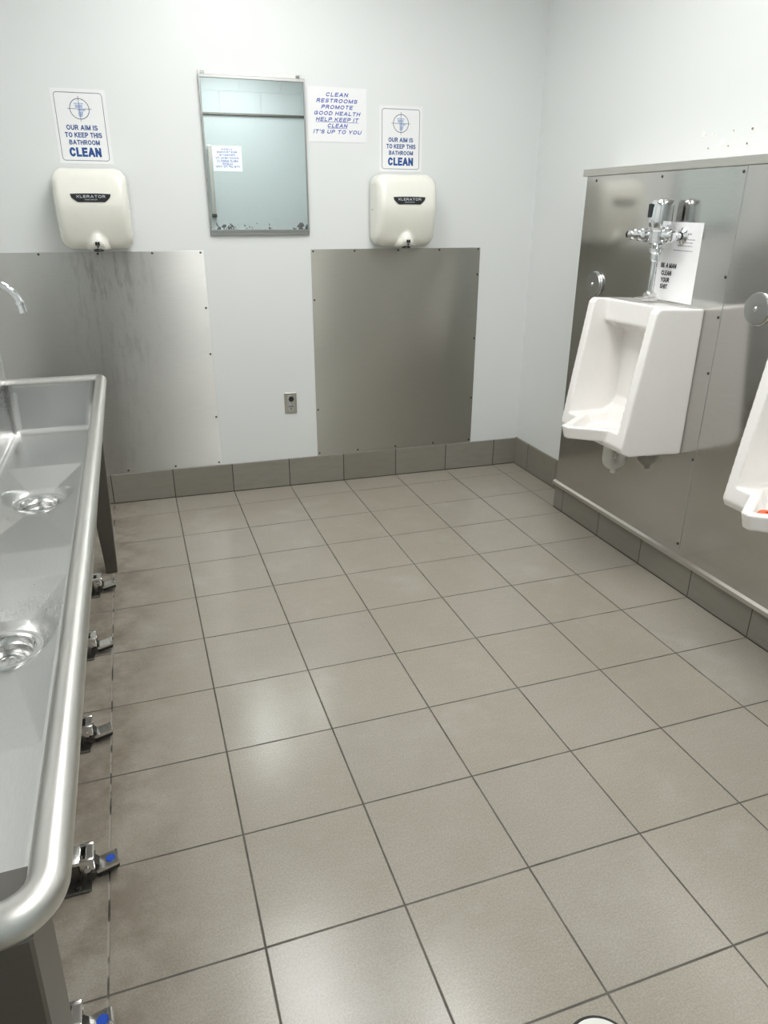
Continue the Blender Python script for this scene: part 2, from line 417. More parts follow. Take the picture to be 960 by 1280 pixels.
# door in the wall behind the camera, seen in the mirror
bm = bmesh.new(); bm_box(bm, 0.52, 2.02, YF - 0.001, YF + 0.02, 0, 2.275, 0.004)
d = struct('door_1', bm, M['door'])
bm = bmesh.new(); bm_box(bm, 0.50, 2.04, YF - 0.001, YF + 0.045, 2.266, 2.284, 0.003, 1); obj('head_shadow_strip', bm, M['leg'], d)  # head strip, kept dark to draw the shadow gap over the door
bm = bmesh.new(); bm_box(bm, 0.862, 0.900, YF + 0.062, YF + 0.074, 1.38, 2.0, 0.004); bm_box(bm, 0.866, 0.896, YF + 0.019, YF + 0.066, 1.39, 1.43, 0.003); bm_box(bm, 0.866, 0.896, YF + 0.019, YF + 0.066, 1.95, 1.99, 0.003)
obj('door_handle', bm, M['trim'], d)
bm = bmesh.new(); bm_box(bm, 0.858, 0.904, YF + 0.0195, YF + 0.078, 1.352, 1.385, 0.004); obj('handle_foot', bm, M['screw'], d)

# screws
def screw(parent, x, z, y=-0.0015, r=0.0055):
    bm = bmesh.new(); bm_lathe(bm, [(r, 0.0004), (r * 0.95, 0.0015), (r * 0.6, 0.0026), (0, 0.003)], 10, AX((x, y, z), (0, -1, 0)))
    return obj('screw', bm, M['screw'], parent, True)
SCREW = {}
def screws(parent, pts, y=-0.0015):
    for x, z in pts: screw(parent, x, z, y)
def panel(name, label, u0, u1, z0, z1, mat, pts):
    t = thing(name, label, 'wall panel', backpt(u0, 0.0, z0), BA)
    bm = bmesh.new(); bm_box(bm, 0, u1 - u0, -0.0022, -0.0001, 0, z1 - z0, 0.0006, 1)
    obj('sheet', bm, mat, t)
    screws(t, [(u - u0, z - z0) for u, z in pts], -0.0018)
    return t
# object-space drips are centred 0.12 m along; shift the sheet origin so they sit left of the dryer's centre line
pl = thing('steel_wall_panel', 'drip-streaked brushed steel wall panel behind the sink, under the left hand dryer', 'wall panel', backpt(0, 0, 0.158), BA)
bm = bmesh.new(); bm_box(bm, XL + 0.006, 0.566, -0.0022, -0.0001, 0, 1.076, 0.0006, 1); obj('sheet', bm, M['panel'], pl)
screws(pl, [(u, z - 0.158) for u, z in ((-0.16, 1.226), (0.091, 1.226), (0.33, 1.226), (0.551, 1.226), (0.553, 0.97), (0.555, 0.745), (0.556, 0.42), (0.55, 0.172), (0.326, 0.172), (0.09, 0.172))], -0.0018)
panel('steel_wall_panel', 'plain brushed steel wall panel below the right hand dryer, beside the electrical outlet', 1.087, 2.006, 0.158, 1.235, M['panel2'],
      [(1.098, 1.226), (1.312, 1.226), (1.545, 1.226), (1.772, 1.226), (1.994, 1.228), (1.996, 1.099), (1.996, 0.76), (1.996, 0.423), (1.097, 0.418), (1.097, 0.991), (1.098, 0.172), (1.317, 0.172), (1.54, 0.172), (1.77, 0.172), (1.995, 0.172)])
# chase sheets: local x runs towards the camera (world -y)
R90 = -PI / 2
for nm, lab, y0, y1, pts in (
        ('steel_wall_panel', 'stainless urinal wall panel nearest the corner, holding the whole urinal', CY, -1.4555,
         [(-0.617, 1.534), (-1.04, 1.534), (-1.442, 1.534), (-1.444, 1.205), (-1.444, 1.07), (-1.444, 0.873), (-1.444, 0.545), (-1.444, 0.194)]),
        ('steel_wall_panel', 'stainless urinal wall panel at the right picture edge, behind the cut-off urinal', -1.4575, -2.37,
         [(-1.9, 1.534), (-2.35, 1.534)])):
    t = thing(nm, lab, 'wall panel', (CX + 0.003, y0, 0.14), R90)
    bm = bmesh.new(); bm_box(bm, 0, y0 - y1, -0.003, 0, 0, 1.412, 0.0008, 1); obj('sheet', bm, M['chase'], t)
    screws(t, [(y0 - y, z - 0.14) for y, z in pts], -0.0028)
t = tag(obj('steel_wall_panel', bm_box(bmesh.new(), 0, 1.72, -0.003, 0, 0, 1.412, 0.0008, 1), M['chase']), 'stainless urinal wall panel past the right picture edge, seen only in reflection', 'wall panel')
t.location = (CX + 0.003, -2.372, 0.14); t.rotation_euler = (0, 0, R90)
# cap strip and bottom ledge of the chase
bm = bmesh.new(); bm_box(bm, CX - 0.012, XR, YF, CY + 0.017, 1.5515, 1.580, 0.002, 2); bm_box(bm, XR - 0.05, XR - 0.0002, YF, -0.70, 1.5795, 1.586, 0.001, 1); struct('trim_1', bm, M['trim'])
bm = bmesh.new(); bm_prism(bm, [(CX - 0.0005, 0.150), (CX - 0.011, 0.143), (CX - 0.012, 0.128), (CX + 0.003, 0.128), (CX + 0.003, 0.150)], 'y', YF, CY + 0.014); struct('trim_2', bm, M['trim'])
# chips left in the right wall where something was unscrewed
for y, z, k, s in ((-1.046, 1.679, 0, 0.012), (-1.093, 1.676, 0, 0.007), (-1.198, 1.677, 1, 0.006), (-1.285, 1.674, 2, 0.011), (-1.148, 1.643, 0, 0.014), (-1.183, 1.629, 1, 0.007), (-1.083, 1.628, 1, 0.007), (-1.271, 1.630, 1, 0.009)):
    bm = bmesh.new()
    prof = [(s, 0.0), (s * 0.8, 0.0016), (s * 0.35, 0.0012), (0, 0.0006)] if k != 2 else [(s, 0.0), (s * 0.9, 0.002), (s * 0.6, 0.0015), (0.0, 0.0007)]
    bm_lathe(bm, prof, 9, AX((XR + 0.0002, y, z), (-1, 0, 0)))
    for v in bm.verts: v.co.y += random.uniform(-0.18, 0.18) * s; v.co.z += random.uniform(-0.25, 0.25) * s
    c = obj('plaster_chip', bm, M['plaster'], wall_right, True)
    if k:
        bm = bmesh.new(); bm_lathe(bm, [(s * 0.5, 0.0), (s * 0.4, 0.002), (0, 0.0024)], 8, AX((XR - 0.0002, y + s * 0.2, z + s * 0.3), (-1, 0, 0)))
        obj('screw_hole', bm, M['hole'], c, True)

# ------------------------------------------------------------------ lights
def ceiling_light(x, y, wx, wy, label, light_mat='lamp'):
    t = thing('ceiling_light', label, 'ceiling light', (x, y, H), 0)
    bm = bmesh.new(); fr = 0.03
    for a in ((-wx / 2 - fr, wx / 2 + fr, -wy / 2 - fr, -wy / 2), (-wx / 2 - fr, wx / 2 + fr, wy / 2, wy / 2 + fr), (-wx / 2 - fr, -wx / 2, -wy / 2, wy / 2), (wx / 2, wx / 2 + fr, -wy / 2, wy / 2)):
        bm_box(bm, *a, -0.045, 0.0, 0.004, 1)
    obj('frame', bm, M['lampframe'], t)
    bm = bmesh.new(); bm_box(bm, -wx / 2, wx / 2, -wy / 2, wy / 2, -0.038, -0.02); obj('diffuser', bm, M[light_mat], t)
    return t
ceiling_light(0.68, -0.98, 0.48, 1.20, 'broad fluorescent ceiling light over the sink side, casting the streak on the steel')
ceiling_light(1.40, -1.50, 0.30, 1.20, 'slim fluorescent ceiling light over the urinal side of the room', 'lamp2')
ceiling_light(1.10, -3.15, 0.60, 1.20, 'wide fluorescent ceiling light panel above the camera end of the room', 'lamp3')

# ------------------------------------------------------------------ signs
def aim_sign(u, z, label):
    t = thing('wall_sign', label, 'sign', backpt(u, 0, z), BA, None)
    w, h = 0.220, 0.288
    bm = bmesh.new(); bm_box(bm, -w / 2, w / 2, -0.0016, -0.0002, 0, h, 0.0005, 1); obj('backing', bm, M['paper'], t)
    bm = bmesh.new()   # rounded border line
    A = round_rect(w - 0.026, h - 0.026, 0.013, 6, 0, h / 2); B = round_rect(w - 0.0305, h - 0.0305, 0.011, 6, 0, h / 2)
    va = [bm.verts.new((p[0], -0.0019, p[1])) for p in A]; vb = [bm.verts.new((p[0], -0.0019, p[1])) for p in B]
    n = len(A)
    for i in range(n): bm.faces.new((va[i], va[(i + 1) % n], vb[(i + 1) % n], vb[i]))
    finish_text('border_line', bm, M['inkgrey'], t)
    bm = bmesh.new(); cz = 0.213; R = 0.040
    n = 40
    va = [bm.verts.new((R * math.cos(2 * PI * k / n), -0.0019, cz + R * math.sin(2 * PI * k / n))) for k in range(n)]
    vb = [bm.verts.new(((R - 0.0028) * math.cos(2 * PI * k / n), -0.0019, cz + (R - 0.0028) * math.sin(2 * PI * k / n))) for k in range(n)]
    for i in range(n): bm.faces.new((va[i], va[(i + 1) % n], vb[(i + 1) % n], vb[i]))
    for q in ((-0.048, 0.048, cz - 0.0009, cz + 0.0009), (-0.0010, 0.0010, cz - 0.048, cz + 0.048)):
        v = [bm.verts.new(p) for p in ((q[0], -0.0020, q[2]), (q[1], -0.0020, q[2]), (q[1], -0.0020, q[3]), (q[0], -0.0020, q[3]))]
        bm.faces.new(v)
    finish_text('crosshair', bm, M['inkgrey'], t)
    bm = bmesh.new()   # pale drawing of a toilet inside the circle: cistern, seat, bowl, foot
    for pts in ([(-0.020, 0.018), (0.018, 0.018), (0.018, 0.022), (-0.020, 0.022)], [(-0.016, 0.003), (0.012, 0.003), (0.014, 0.016), (-0.017, 0.016)],
                [(-0.008, -0.008), (0.022, -0.008), (0.024, -0.001), (-0.008, 0.001)], [(-0.006, -0.030), (0.008, -0.030), (0.014, -0.010), (-0.007, -0.010)]):
        bm.faces.new([bm.verts.new((x, -0.00175, cz + zz)) for x, zz in pts])
    finish_text('toilet_drawing', bm, M['inkpale'], t)
    bm = bmesh.new()
    text_bm(bm, 'OUR AIM IS', 0.0, 0.142, 0.126, 0.0195, bold=0.20)
    text_bm(bm, 'TO KEEP THIS', 0.002, 0.1135, 0.150, 0.0195, bold=0.20)
    text_bm(bm, 'BATHROOM', 0.002, 0.085, 0.124, 0.0185, bold=0.20)
    text_bm(bm, 'CLEAN', 0.0, 0.047, 0.130, 0.0360, bold=0.24)
    for v in bm.verts: v.co.y -= 0.0006
    finish_text('lettering', bm, M['ink'], t)
    return t
aim_sign(0.100, 1.597, 'white cleanliness notice with blue crosshair above the left hand dryer')
aim_sign(1.552, 1.590, 'white cleanliness notice with blue crosshair above the right hand dryer')
def promote_sign(loc, rot, label):
    t = thing('wall_sign', label, 'sign', loc, rot)
    w, h = 0.284, 0.227
    bm = bmesh.new(); bm_box(bm, -w / 2, w / 2, -0.0016, -0.0002, 0, h, 0.0005, 1); obj('backing', bm, M['paper'], t)
    bm = bmesh.new()
    rows = [('CLEAN', 0.105, 0.197), ('RESTROOMS', 0.195, 0.1715), ('PROMOTE', 0.150, 0.146), ('GOOD HEALTH', 0.222, 0.120), ('HELP KEEP IT', 0.205, 0.0945), ('CLEAN', 0.095, 0.069), ("IT'S UP TO YOU", 0.232, 0.043)]
    for s, ww, z in rows: text_bm(bm, s, 0.0, z, ww, 0.0165, bold=0.21, shear=0.30)
    for ww, z in ((0.205, 0.0835), (0.095, 0.058)):
        bm.faces.new([bm.verts.new(p) for p in ((-ww / 2, -0.0012, z - 0.0009), (ww / 2, -0.0012, z - 0.0009), (ww / 2, -0.0012, z + 0.0009), (-ww / 2, -0.0012, z + 0.0009))])
    for v in bm.verts: v.co.y -= 0.0006
    finish_text('lettering', bm, M['ink2'], t)
    return t
promote_sign(backpt(1.236, 0, 1.714), BA, 'wide white notice with blue slanted capitals, right of the mirror')
promote_sign((1.05, YF + 0.020, 1.773), PI, 'white notice seen mirror-reversed in the mirror, stuck to the door opposite')

# paper notice behind the flush valve
t = thing('paper_notice', 'white paper notice taped behind the flush valve above the whole urinal', 'sign', (CX, -1.191, 1.098), R90)
t.rotation_euler = (0, math.radians(0.5), R90)
bm = bmesh.new(); bm_box(bm, -0.108, 0.108, -0.0008, -0.0001, 0, 0.279); obj('sheet', bm, M['paper'], t)
bm = bmesh.new()
for s, ww, x, z in (('BE A MAN', 0.086, -0.043, 0.126), ('CLEAN', 0.056, -0.050, 0.099), ('YOUR', 0.048, -0.052, 0.074), ('SHIT', 0.041, -0.054, 0.050)):
    text_bm(bm, s, x, z, ww, 0.0170, bold=0.19)
finish_text('lettering', bm, M['inkblack'], t)
bm = bmesh.new()
for x0, x1, z in ((-0.035, 0.055, 0.240), (-0.02, 0.078, 0.221), (-0.01, 0.066, 0.210), (-0.01, 0.068, 0.199), (-0.03, 0.072, 0.182)):
    hh = 0.0030 if z > 0.23 else 0.0016
    x = x0
    while x < x1:
        w = random.uniform(0.006, 0.013)
        bm.faces.new([bm.verts.new(p) for p in ((x, -0.0012, z - hh), (min(x + w, x1), -0.0012, z - hh), (min(x + w, x1), -0.0012, z + hh), (x, -0.0012, z + hh))]); x += w + 0.003
finish_text('small_print', bm, M['inklight'], t)

# ------------------------------------------------------------------ mirror
MU0, MU1, MZ0, MZ1 = 0.606, 1.081, 1.310, 1.965
t = thing('wall_mirror', 'steel-framed wall mirror with tarnished lower edge between the two hand dryers', 'mirror', backpt((MU0 + MU1) / 2, 0, MZ0), BA)
w, h = MU1 - MU0, MZ1 - MZ0
bm = bmesh.new(); bm_box(bm, -w / 2 + 0.008, w / 2 - 0.008, -0.016, -0.010, 0.010, h - 0.010); obj('glass', bm, M['mirror'], t)
bm = bmesh.new(); fd = -0.020
bm_box(bm, -w / 2, -w / 2 + 0.0075, fd, -0.002, 0.0, h, 0.0015, 1); bm_box(bm, w / 2 - 0.0075, w / 2, fd, -0.002, 0.0, h, 0.0015, 1)
bm_box(bm, -w / 2, w / 2, fd - 0.001, -0.002, h - 0.014, h, 0.0015, 1); bm_box(bm, -w / 2, w / 2, fd - 0.001, -0.002, 0.010, 0.018, 0.0015, 1)
obj('frame', bm, M['satin'], t)
bm = bmesh.new(); bm_box(bm, -w / 2 + 0.002, w / 2 - 0.012, -0.008, 0.0, h - 0.004, h + 0.016, 0.001, 1); obj('hanging_rail', bm, M['trim'], t)
for x in (-w / 2 + 0.02, w / 2 - 0.03):
    bm = bmesh.new(); bm_box(bm, x - 0.010, x + 0.010, -0.012, -0.001, h - 0.002, h + 0.014, 0.002, 1); obj('rail_clip', bm, M['chrome'], t)
bm = bmesh.new(); bm_box(bm, -w / 2, w / 2, -0.012, 0.0, -0.008, 0.012, 0.001, 1); bm_box(bm, -w / 2 + 0.03, w / 2 - 0.03, -0.016, -0.010, -0.006, 0.002, 0.001, 1); obj('bottom_rail', bm, M['satin'], t)

# ------------------------------------------------------------------ hand dryers
def make_dryer(u, label):
    t = thing('hand_dryer', label, 'hand dryer', backpt(u, 0, 1.248), BA, 'cream hand dryers on the back wall')
    W, Hh = 0.304, 0.330
    out = round_rect(W, Hh, 0.050, 10, 0, Hh / 2)
    # densify straight runs
    pts = []
    for i, p in enumerate(out):
        q = out[(i + 1) % len(out)]; L = math.hypot(q[0] - p[0], q[1] - p[1]); k = max(1, int(L / 0.012))
        for j in range(k): pts.append((p[0] + (q[0] - p[0]) * j / k, p[1] + (q[1] - p[1]) * j / k))
    def D(z):
        v = z / Hh
        if v > 0.55: d = 0.172 - 0.040 * ((v - 0.55) / 0.45) ** 2
        else: d = 0.172 - 0.062 * ((0.55 - v) / 0.55) ** 1.5
        return d
    def scoop(x, z):
        a = math.exp(-(x / 0.036) ** 4) if z < 0.075 else 0
        top = 0.078 * (1 - (x / 0.055) ** 2)
        if abs(x) > 0.055 or z > top: return 0
        k = min(1, (top - z) / 0.035); k = k * k * (3 - 2 * k)
        e = min(1, (0.055 - abs(x)) / 0.025); e = e * e * (3 - 2 * e)
        return k * e * (0.165 - D(z)) * 0.95
    bm = bmesh.new(); rings = []
    ss = [1, 0.985, 0.965, 0.94, 0.91, 0.87, 0.82, 0.76, 0.7, 0.63, 0.56, 0.48, 0.4, 0.3, 0.2, 0.1]
    ring0 = [bm.verts.new((x, -0.010, z)) for x, z in pts]; rings.append(ring0)
    for s in ss:
        ring = []
        for x, z in pts:
            X = x * s; Z = Hh / 2 + (z - Hh / 2) * s
            e = (1 - s) * 0.155; g = min(1, e / 0.034); g = math.sqrt(max(0, 1 - (1 - g) ** 2))
            d = D(Z) * (0.70 + 0.30 * g) + scoop(X, Z)
            ring.append(bm.verts.new((X, -d, Z)))
        rings.append(ring)
    n = len(pts)
    for A, B in zip(rings, rings[1:]):
        for k in range(n): bm.faces.new((A[k], A[(k + 1) % n], B[(k + 1) % n], B[k]))
    c = bm.verts.new((0, -D(Hh / 2), Hh / 2))
    for k in range(n): bm.faces.new((rings[-1][k], rings[-1][(k + 1) % n], c))
    obj('cover', bm, M['dryer'], t, True, 50)
    bm = bmesh.new(); bm_prism(bm, round_rect(W - 0.012, Hh - 0.012, 0.045, 6, 0, Hh / 2), 'y', -0.012, 0.0); obj('back_plate', bm, M['black'], t)
    # badge: straight-ish top, curved-in bottom
    bz = 0.225 - 0.0335 / 2 + 0.0
    def by(z): return -D(z) - 0.0005
    bm = bmesh.new(); bw = 0.081; top = 0.226; n = 50; rows = []
    for j in range(5):
        row = []
        for i in range(n + 1):
            s = -1 + 2 * i / n
            zt = top + 0.002 * (1 - s * s); a_ = abs(s); hh = 0.033 * (1.0 if a_ < 0.66 else (1 - 0.62 * ((a_ - 0.66) / 0.30) ** 1.25 if a_ < 0.96 else 0.38 * max(0.0, 1 - ((a_ - 0.96) / 0.04) ** 2) ** 0.5)) + 0.0005
            z = zt - hh * j / 4
            row.append(bm.verts.new((s * bw * 1.0, by(z) - 0.0022, z)))
        rows.append(row)
    for A, B in zip(rows, rows[1:]):
        for i in range(n): bm.faces.new((A[i], A[i + 1], B[i + 1], B[i]))
    r = bmesh.ops.extrude_face_region(bm, geom=list(bm.faces))
    for g in r['geom']:
        if isinstance(g, bmesh.types.BMVert): g.co.y += 0.0040
    badge = obj('badge', bm, M['black'], t)
    bm = bmesh.new()
    text_bm(bm, 'XLERATOR', 0, 0.2160, 0.116, 0.0105, y=0, bold=0.17); text_bm(bm, 'HAND DRYER', 0, 0.2035, 0.050, 0.0045, y=0, bold=0.17)
    for v in bm.verts: v.co.y = by(v.co.z) - 0.0026
    finish_text('lettering', bm, M['silverink'], badge)
    # outlet mark on the scoop and the dark air slot under it
    yy = -0.165
    bm = bmesh.new()
    for x in (-0.0052, 0.0052): bm_box(bm, x - 0.0042, x + 0.0042, yy - 0.0015, yy + 0.012, 0.0195, 0.0345, 0.001, 1)
    bm_prism(bm, [(-0.0045, 0.0155), (0.0045, 0.0155), (0, 0.0085)], 'y', yy - 0.0015, yy + 0.012)
    obj('hands_symbol', bm, M['black'], t)
    bm = bmesh.new(); bm_lathe(bm, [(0.020, 0.004), (0.022, -0.006), (0.015, -0.008), (0.0, -0.004)], 20, AX((0, -0.128, 0.001), (0, 0, 1))); obj('nozzle', bm, M['black'], t, True)
    for sx in (-1, 1):
        bm = bmesh.new(); bm_lathe(bm, [(0.004, -0.001), (0.004, 0.001), (0, 0.0014)], 10, AX((sx * W / 2, -0.05, 0.17), (sx, 0, 0))); obj('cover_screw', bm, M['screw'], t, True)
    return t
dryer = make_dryer(0.105, 'cream hand dryer with black badge at the left, over the streaked steel panel')
dup(dryer, backpt(1.544, 0, 1.248), 'cream hand dryer with black badge nearer the room corner, over the plain steel panel')

# ------------------------------------------------------------------ outlet
t = thing('electrical_outlet', 'steel-plated duplex electrical outlet on the wall between the two steel panels', 'outlet', backpt(0.949, 0, 0.410), BA)
bm = bmesh.new(); bm_box(bm, -0.033, 0.033, -0.006, 0, 0, 0.113, 0.003, 2); obj('cover_plate', bm, M['trim'], t)
for z, k in ((0.079, 0), (0.034, 1)):
    bm = bmesh.new(); bm_prism(bm, round_rect(0.034, 0.036, 0.013, 6, 0, z), 'y', -0.0085, -0.004); r = obj('receptacle', bm, M['outlet'], t, True)
    bm = bmesh.new()
    if k == 0: bm_lathe(bm, [(0.014, 0.0), (0.014, 0.003), (0.006, 0.004), (0, 0.004)], 16, AX((0.003, -0.0082, z), (0, -1, 0)))
    else:
        for x in (-0.006, 0.006): bm_box(bm, x - 0.003, x + 0.003, -0.0092, -0.008, z + 0.000, z + 0.009)
        bm_lathe(bm, [(0.004, 0.0), (0.004, 0.001), (0, 0.001)], 10, AX((0, -0.0083, z - 0.009), (0, -1, 0)))
    obj('socket_slots', bm, M['darkgap'], r)
bm = bmesh.new(); bm_lathe(bm, [(0.0035, 0), (0.003, 0.0015), (0, 0.0018)], 10, AX((0, -0.006, 0.0565), (0, -1, 0))); obj('plate_screw', bm, M['chrome'], t, True)

# ------------------------------------------------------------------ urinals (local: x = across towards camera, -y = out of the wall, z up)
def boolean_mesh(base, ops, voxel=0.0042, smooth=7):
    tmp = []
    def mk(b):
        me = bpy.data.meshes.new('tmp'); bmesh.ops.recalc_face_normals(b, faces=b.faces); b.to_mesh(me); b.free()
        o = bpy.data.objects.new('tmp', me); COL.objects.link(o); tmp.append(o); return o
    B = mk(base)
    for op, b in ops:
        m = B.modifiers.new('b', 'BOOLEAN'); m.object = mk(b); m.operation = op; m.solver = 'EXACT'
    m = B.modifiers.new('r', 'REMESH'); m.mode = 'VOXEL'; m.voxel_size = voxel; m.use_smooth_shade = True
    m = B.modifiers.new('s', 'SMOOTH'); m.factor = 0.5; m.iterations = smooth
    dg = bpy.context.evaluated_depsgraph_get(); dg.update()
    me = bpy.data.meshes.new_from_object(B.evaluated_get(dg))
    for o in tmp: bpy.data.objects.remove(o)
    for p in me.polygons: p.use_smooth = True
    return me
def make_urinal(y, label, zoff=0.0):
    t = thing('urinal', label, 'urinal', (CX, y, 0.54), R90, 'white wall-hung urinals')
    hw = 0.209; Z = 0.54
    def P(pts): return [(-d, z - Z) for d, z in pts]
    base = bmesh.new(); bm_prism(base, P([(0.0, 0.546), (0.0, 1.090), (0.192, 1.098), (0.208, 1.082), (0.250, 0.80), (0.280, 0.592), (0.270, 0.570), (0.240, 0.556)]), 'x', -hw, hw)
    lip = bmesh.new()      # pointed front lip
    pl_top = [(-0.175, -0.200), (-0.112, -0.277), (-0.016, -0.402), (0.016, -0.402), (0.112, -0.277), (0.175, -0.200)]
    pl_bot = [(-0.170, -0.200), (-0.106, -0.270), (-0.012, -0.388), (0.012, -0.388), (0.106, -0.270), (0.170, -0.200)]
    A = [lip.verts.new((x, yv, 0.640 - Z)) for x, yv in pl_top]; Bv = [lip.verts.new((x, yv, 0.588 - Z)) for x, yv in pl_bot]
    lip.faces.new(A); lip.faces.new(Bv[::-1])
    for i in range(6): lip.faces.new((A[i], A[(i + 1) % 6], Bv[(i + 1) % 6], Bv[i]))
    cav = bmesh.new(); bm_prism(cav, P([(0.052, 0.968), (0.150, 1.012), (0.150, 1.25), (0.55, 1.25), (0.55, 0.640), (0.115, 0.640), (0.070, 0.665), (0.052, 0.70)]), 'x', -0.168, 0.168)
    # basin hollow below the lip line
    bas = bmesh.new()
    tp = [(-0.142, -0.085), (-0.142, -0.205), (-0.090, -0.270), (-0.005, -0.380), (0.005, -0.380), (0.090, -0.270), (0.142, -0.205), (0.142, -0.085)]
    bt = [(-0.115, -0.110), (-0.115, -0.190), (-0.066, -0.255), (-0.003, -0.345), (0.003, -0.345), (0.066, -0.255), (0.115, -0.190), (0.115, -0.110)]
    A = [bas.verts.new((x, yv, 0.66 - Z)) for x, yv in tp]; Bv = [bas.verts.new((x, yv, 0.600 - Z)) for x, yv in bt]
    bas.faces.new(A); bas.faces.new(Bv[::-1])
    for i in range(8): bas.faces.new((A[i], A[(i + 1) % 8], Bv[(i + 1) % 8], Bv[i]))
    me = boolean_mesh(base, [('UNION', lip), ('DIFFERENCE', cav), ('DIFFERENCE', bas)])
    link('bowl', me, M['porcelain'], t)
    # white trap below
    bm = bmesh.new(); x = -0.070; z0 = 0.452 - Z
    pth = [(x, -0.122, 0.575 - Z), (x, -0.122, z0 + 0.03)] + [(x, yy, zz) for yy, zz in arc(-0.088, z0 + 0.005, 0.034, 180, 360, 12)] + [(x, -0.054, z0 + 0.03)] + [(x, yy, zz) for yy, zz in arc(-0.020, z0 + 0.03, 0.034, 180, 90, 6)][1:] + [(x, 0.0, z0 + 0.064)]
    bm_tube(bm, pth, 0.0235, 16)
    bm_lathe(bm, [(0.030, 0.0), (0.030, 0.022), (0.024, 0.026)], 16, AX((x, -0.122, 0.520 - Z), (0, 0, 1)))
    bm_lathe(bm, [(0.0, -0.016), (0.013, -0.015), (0.014, 0.004)], 12, AX((x, -0.088, z0 - 0.050), (0, 0, 1)))
    obj('drain_trap', bm, M['pvc'], t, True)
    bm = bmesh.new(); bm_lathe(bm, [(0.0, 0.004), (0.020, 0.004), (0.030, 0.003), (0.032, 0.0)], 20, AX((0, -0.20, 0.601 - Z), (0, 0, 1))); obj('drain_strainer', bm, M['satin'], t, True)
    return t
UY1, UY2 = -1.167, -2.097
ur = make_urinal(UY1, 'white wall-hung urinal seen whole, below the paper notice')
dup(ur, (CX, UY2, 0.54), 'white wall-hung urinal cut off by the right picture edge')
# orange deodoriser block in the second urinal
bm = bmesh.new()
bm_lathe(bm, [(0.0, 0.0), (0.040, 0.0), (0.046, 0.006), (0.046, 0.018), (0.040, 0.025), (0.012, 0.026), (0.010, 0.020), (0, 0.020)], 24)
o = tag(obj('urinal_block', bm, M['orange'], None, True), 'orange deodoriser block lying in the bowl of the cut-off urinal', 'urinal block')
o.location = (CX - 0.325, UY2 - 0.006, 0.612); o.scale = (0.6, 0.6, 0.8)

# ------------------------------------------------------------------ flush valve above the whole urinal
FX, FY = 2.091, -1.140
t = thing('flush_valve', 'chrome sensor flush valve standing on the whole urinal', 'flush valve', (FX, FY, 1.0945), R90)
bm = bmesh.new(); bm_lathe(bm, [(0.026, 0.003), (0.030, 0.006), (0.030, 0.014), (0.024, 0.020), (0.024, 0.030), (0.014, 0.034), (0.013, 0.04)], 8); obj('spud_nut', bm, M['brightcast'], t, True, 25)
bm = bmesh.new(); bm_tube(bm, [(0, 0, 0.03), (0, 0, 0.175)], 0.0105, 16); obj('flush_tube', bm, M['chrome'], t, True)
bm = bmesh.new(); bm_lathe(bm, [(0.012, 0.145), (0.018, 0.150), (0.018, 0.170), (0.026, 0.178), (0.026, 0.192), (0.020, 0.196), (0.023, 0.204), (0.032, 0.210), (0.033, 0.250), (0.037, 0.254), (0.037, 0.266), (0.030, 0.268)], 20); obj('valve_body', bm, M['chrome'], t, True, 30)
# sensor housing: flat-fronted rounded box with a raked front
bm = bmesh.new(); prof = []
A = round_rect(0.070, 0.076, 0.024, 6); rings = []
for z, k, dy in ((0.262, 0.90, 0), (0.268, 0.97, 0), (0.285, 1.0, 0), (0.335, 0.97, 0.001), (0.350, 0.93, 0.002), (0.357, 0.82, 0.002)):
    rings.append([bm.verts.new((p[0] * k, p[1] * k + dy, z)) for p in A])
n = len(A)
for a, b_ in zip(rings, rings[1:]):
    for k in range(n): bm.faces.new((a[k], a[(k + 1) % n], b_[(k + 1) % n], b_[k]))
bm.faces.new(rings[0][::-1]); bm.faces.new(rings[-1])
sh = obj('sensor_housing', bm, M['chrome'], t, True, 40)
bm = bmesh.new(); bm_box(bm, -0.026, -0.004, -0.0402, -0.034, 0.298, 0.345, 0.003, 2); obj('sensor_window', bm, M['black'], sh)
bm = bmesh.new(); bm_lathe(bm, [(0.012, 0), (0.012, 0.004), (0.006, 0.007), (0, 0.007)], 14, AX((0.012, 0.0, 0.356), (0, 0, 1))); obj('override_button', bm, M['brightcast'], sh, True)
# stop valve out to the left with its dark end, and the supply into the wall at the right
bm = bmesh.new(); zc = 0.236
bm_lathe(bm, [(0.014, 0.02), (0.014, 0.045), (0.024, 0.050), (0.025, 0.068), (0.018, 0.074), (0.018, 0.090), (0.022, 0.094), (0.022, 0.112), (0.015, 0.118), (0.015, 0.136), (0.019, 0.139), (0.019, 0.158), (0.013, 0.162), (0.0, 0.162)], 16, AX((0, 0, zc), (-1, 0, 0)))
sv = obj('stop_valve', bm, M['chrome'], t, True, 30)
bm = bmesh.new(); bm_lathe(bm, [(0.0135, 0.160), (0.0135, 0.178), (0.010, 0.181), (0, 0.181)], 14, AX((0, 0, zc), (-1, 0, 0))); obj('stop_cap', bm, M['black'], sv, True)
bm = bmesh.new()
bm_lathe(bm, [(0.014, 0.02), (0.014, 0.040), (0.024, 0.045), (0.024, 0.062), (0.017, 0.066), (0.017, 0.070), (0.019, 0.072), (0.019, 0.080), (0.012, 0.084), (0.0, 0.084)], 16, AX((0, 0, zc), (1, 0, 0)))
bm_tube(bm, [(0.062, 0.0, zc), (0.062, 0.060, zc)], 0.011, 14)
bm_lathe(bm, [(0.030, 0.0), (0.029, 0.004), (0.015, 0.012)], 18, AX((0.062, 0.0605, zc), (0, -1, 0)))
obj('supply_pipe', bm, M['chrome'], t, True, 30)

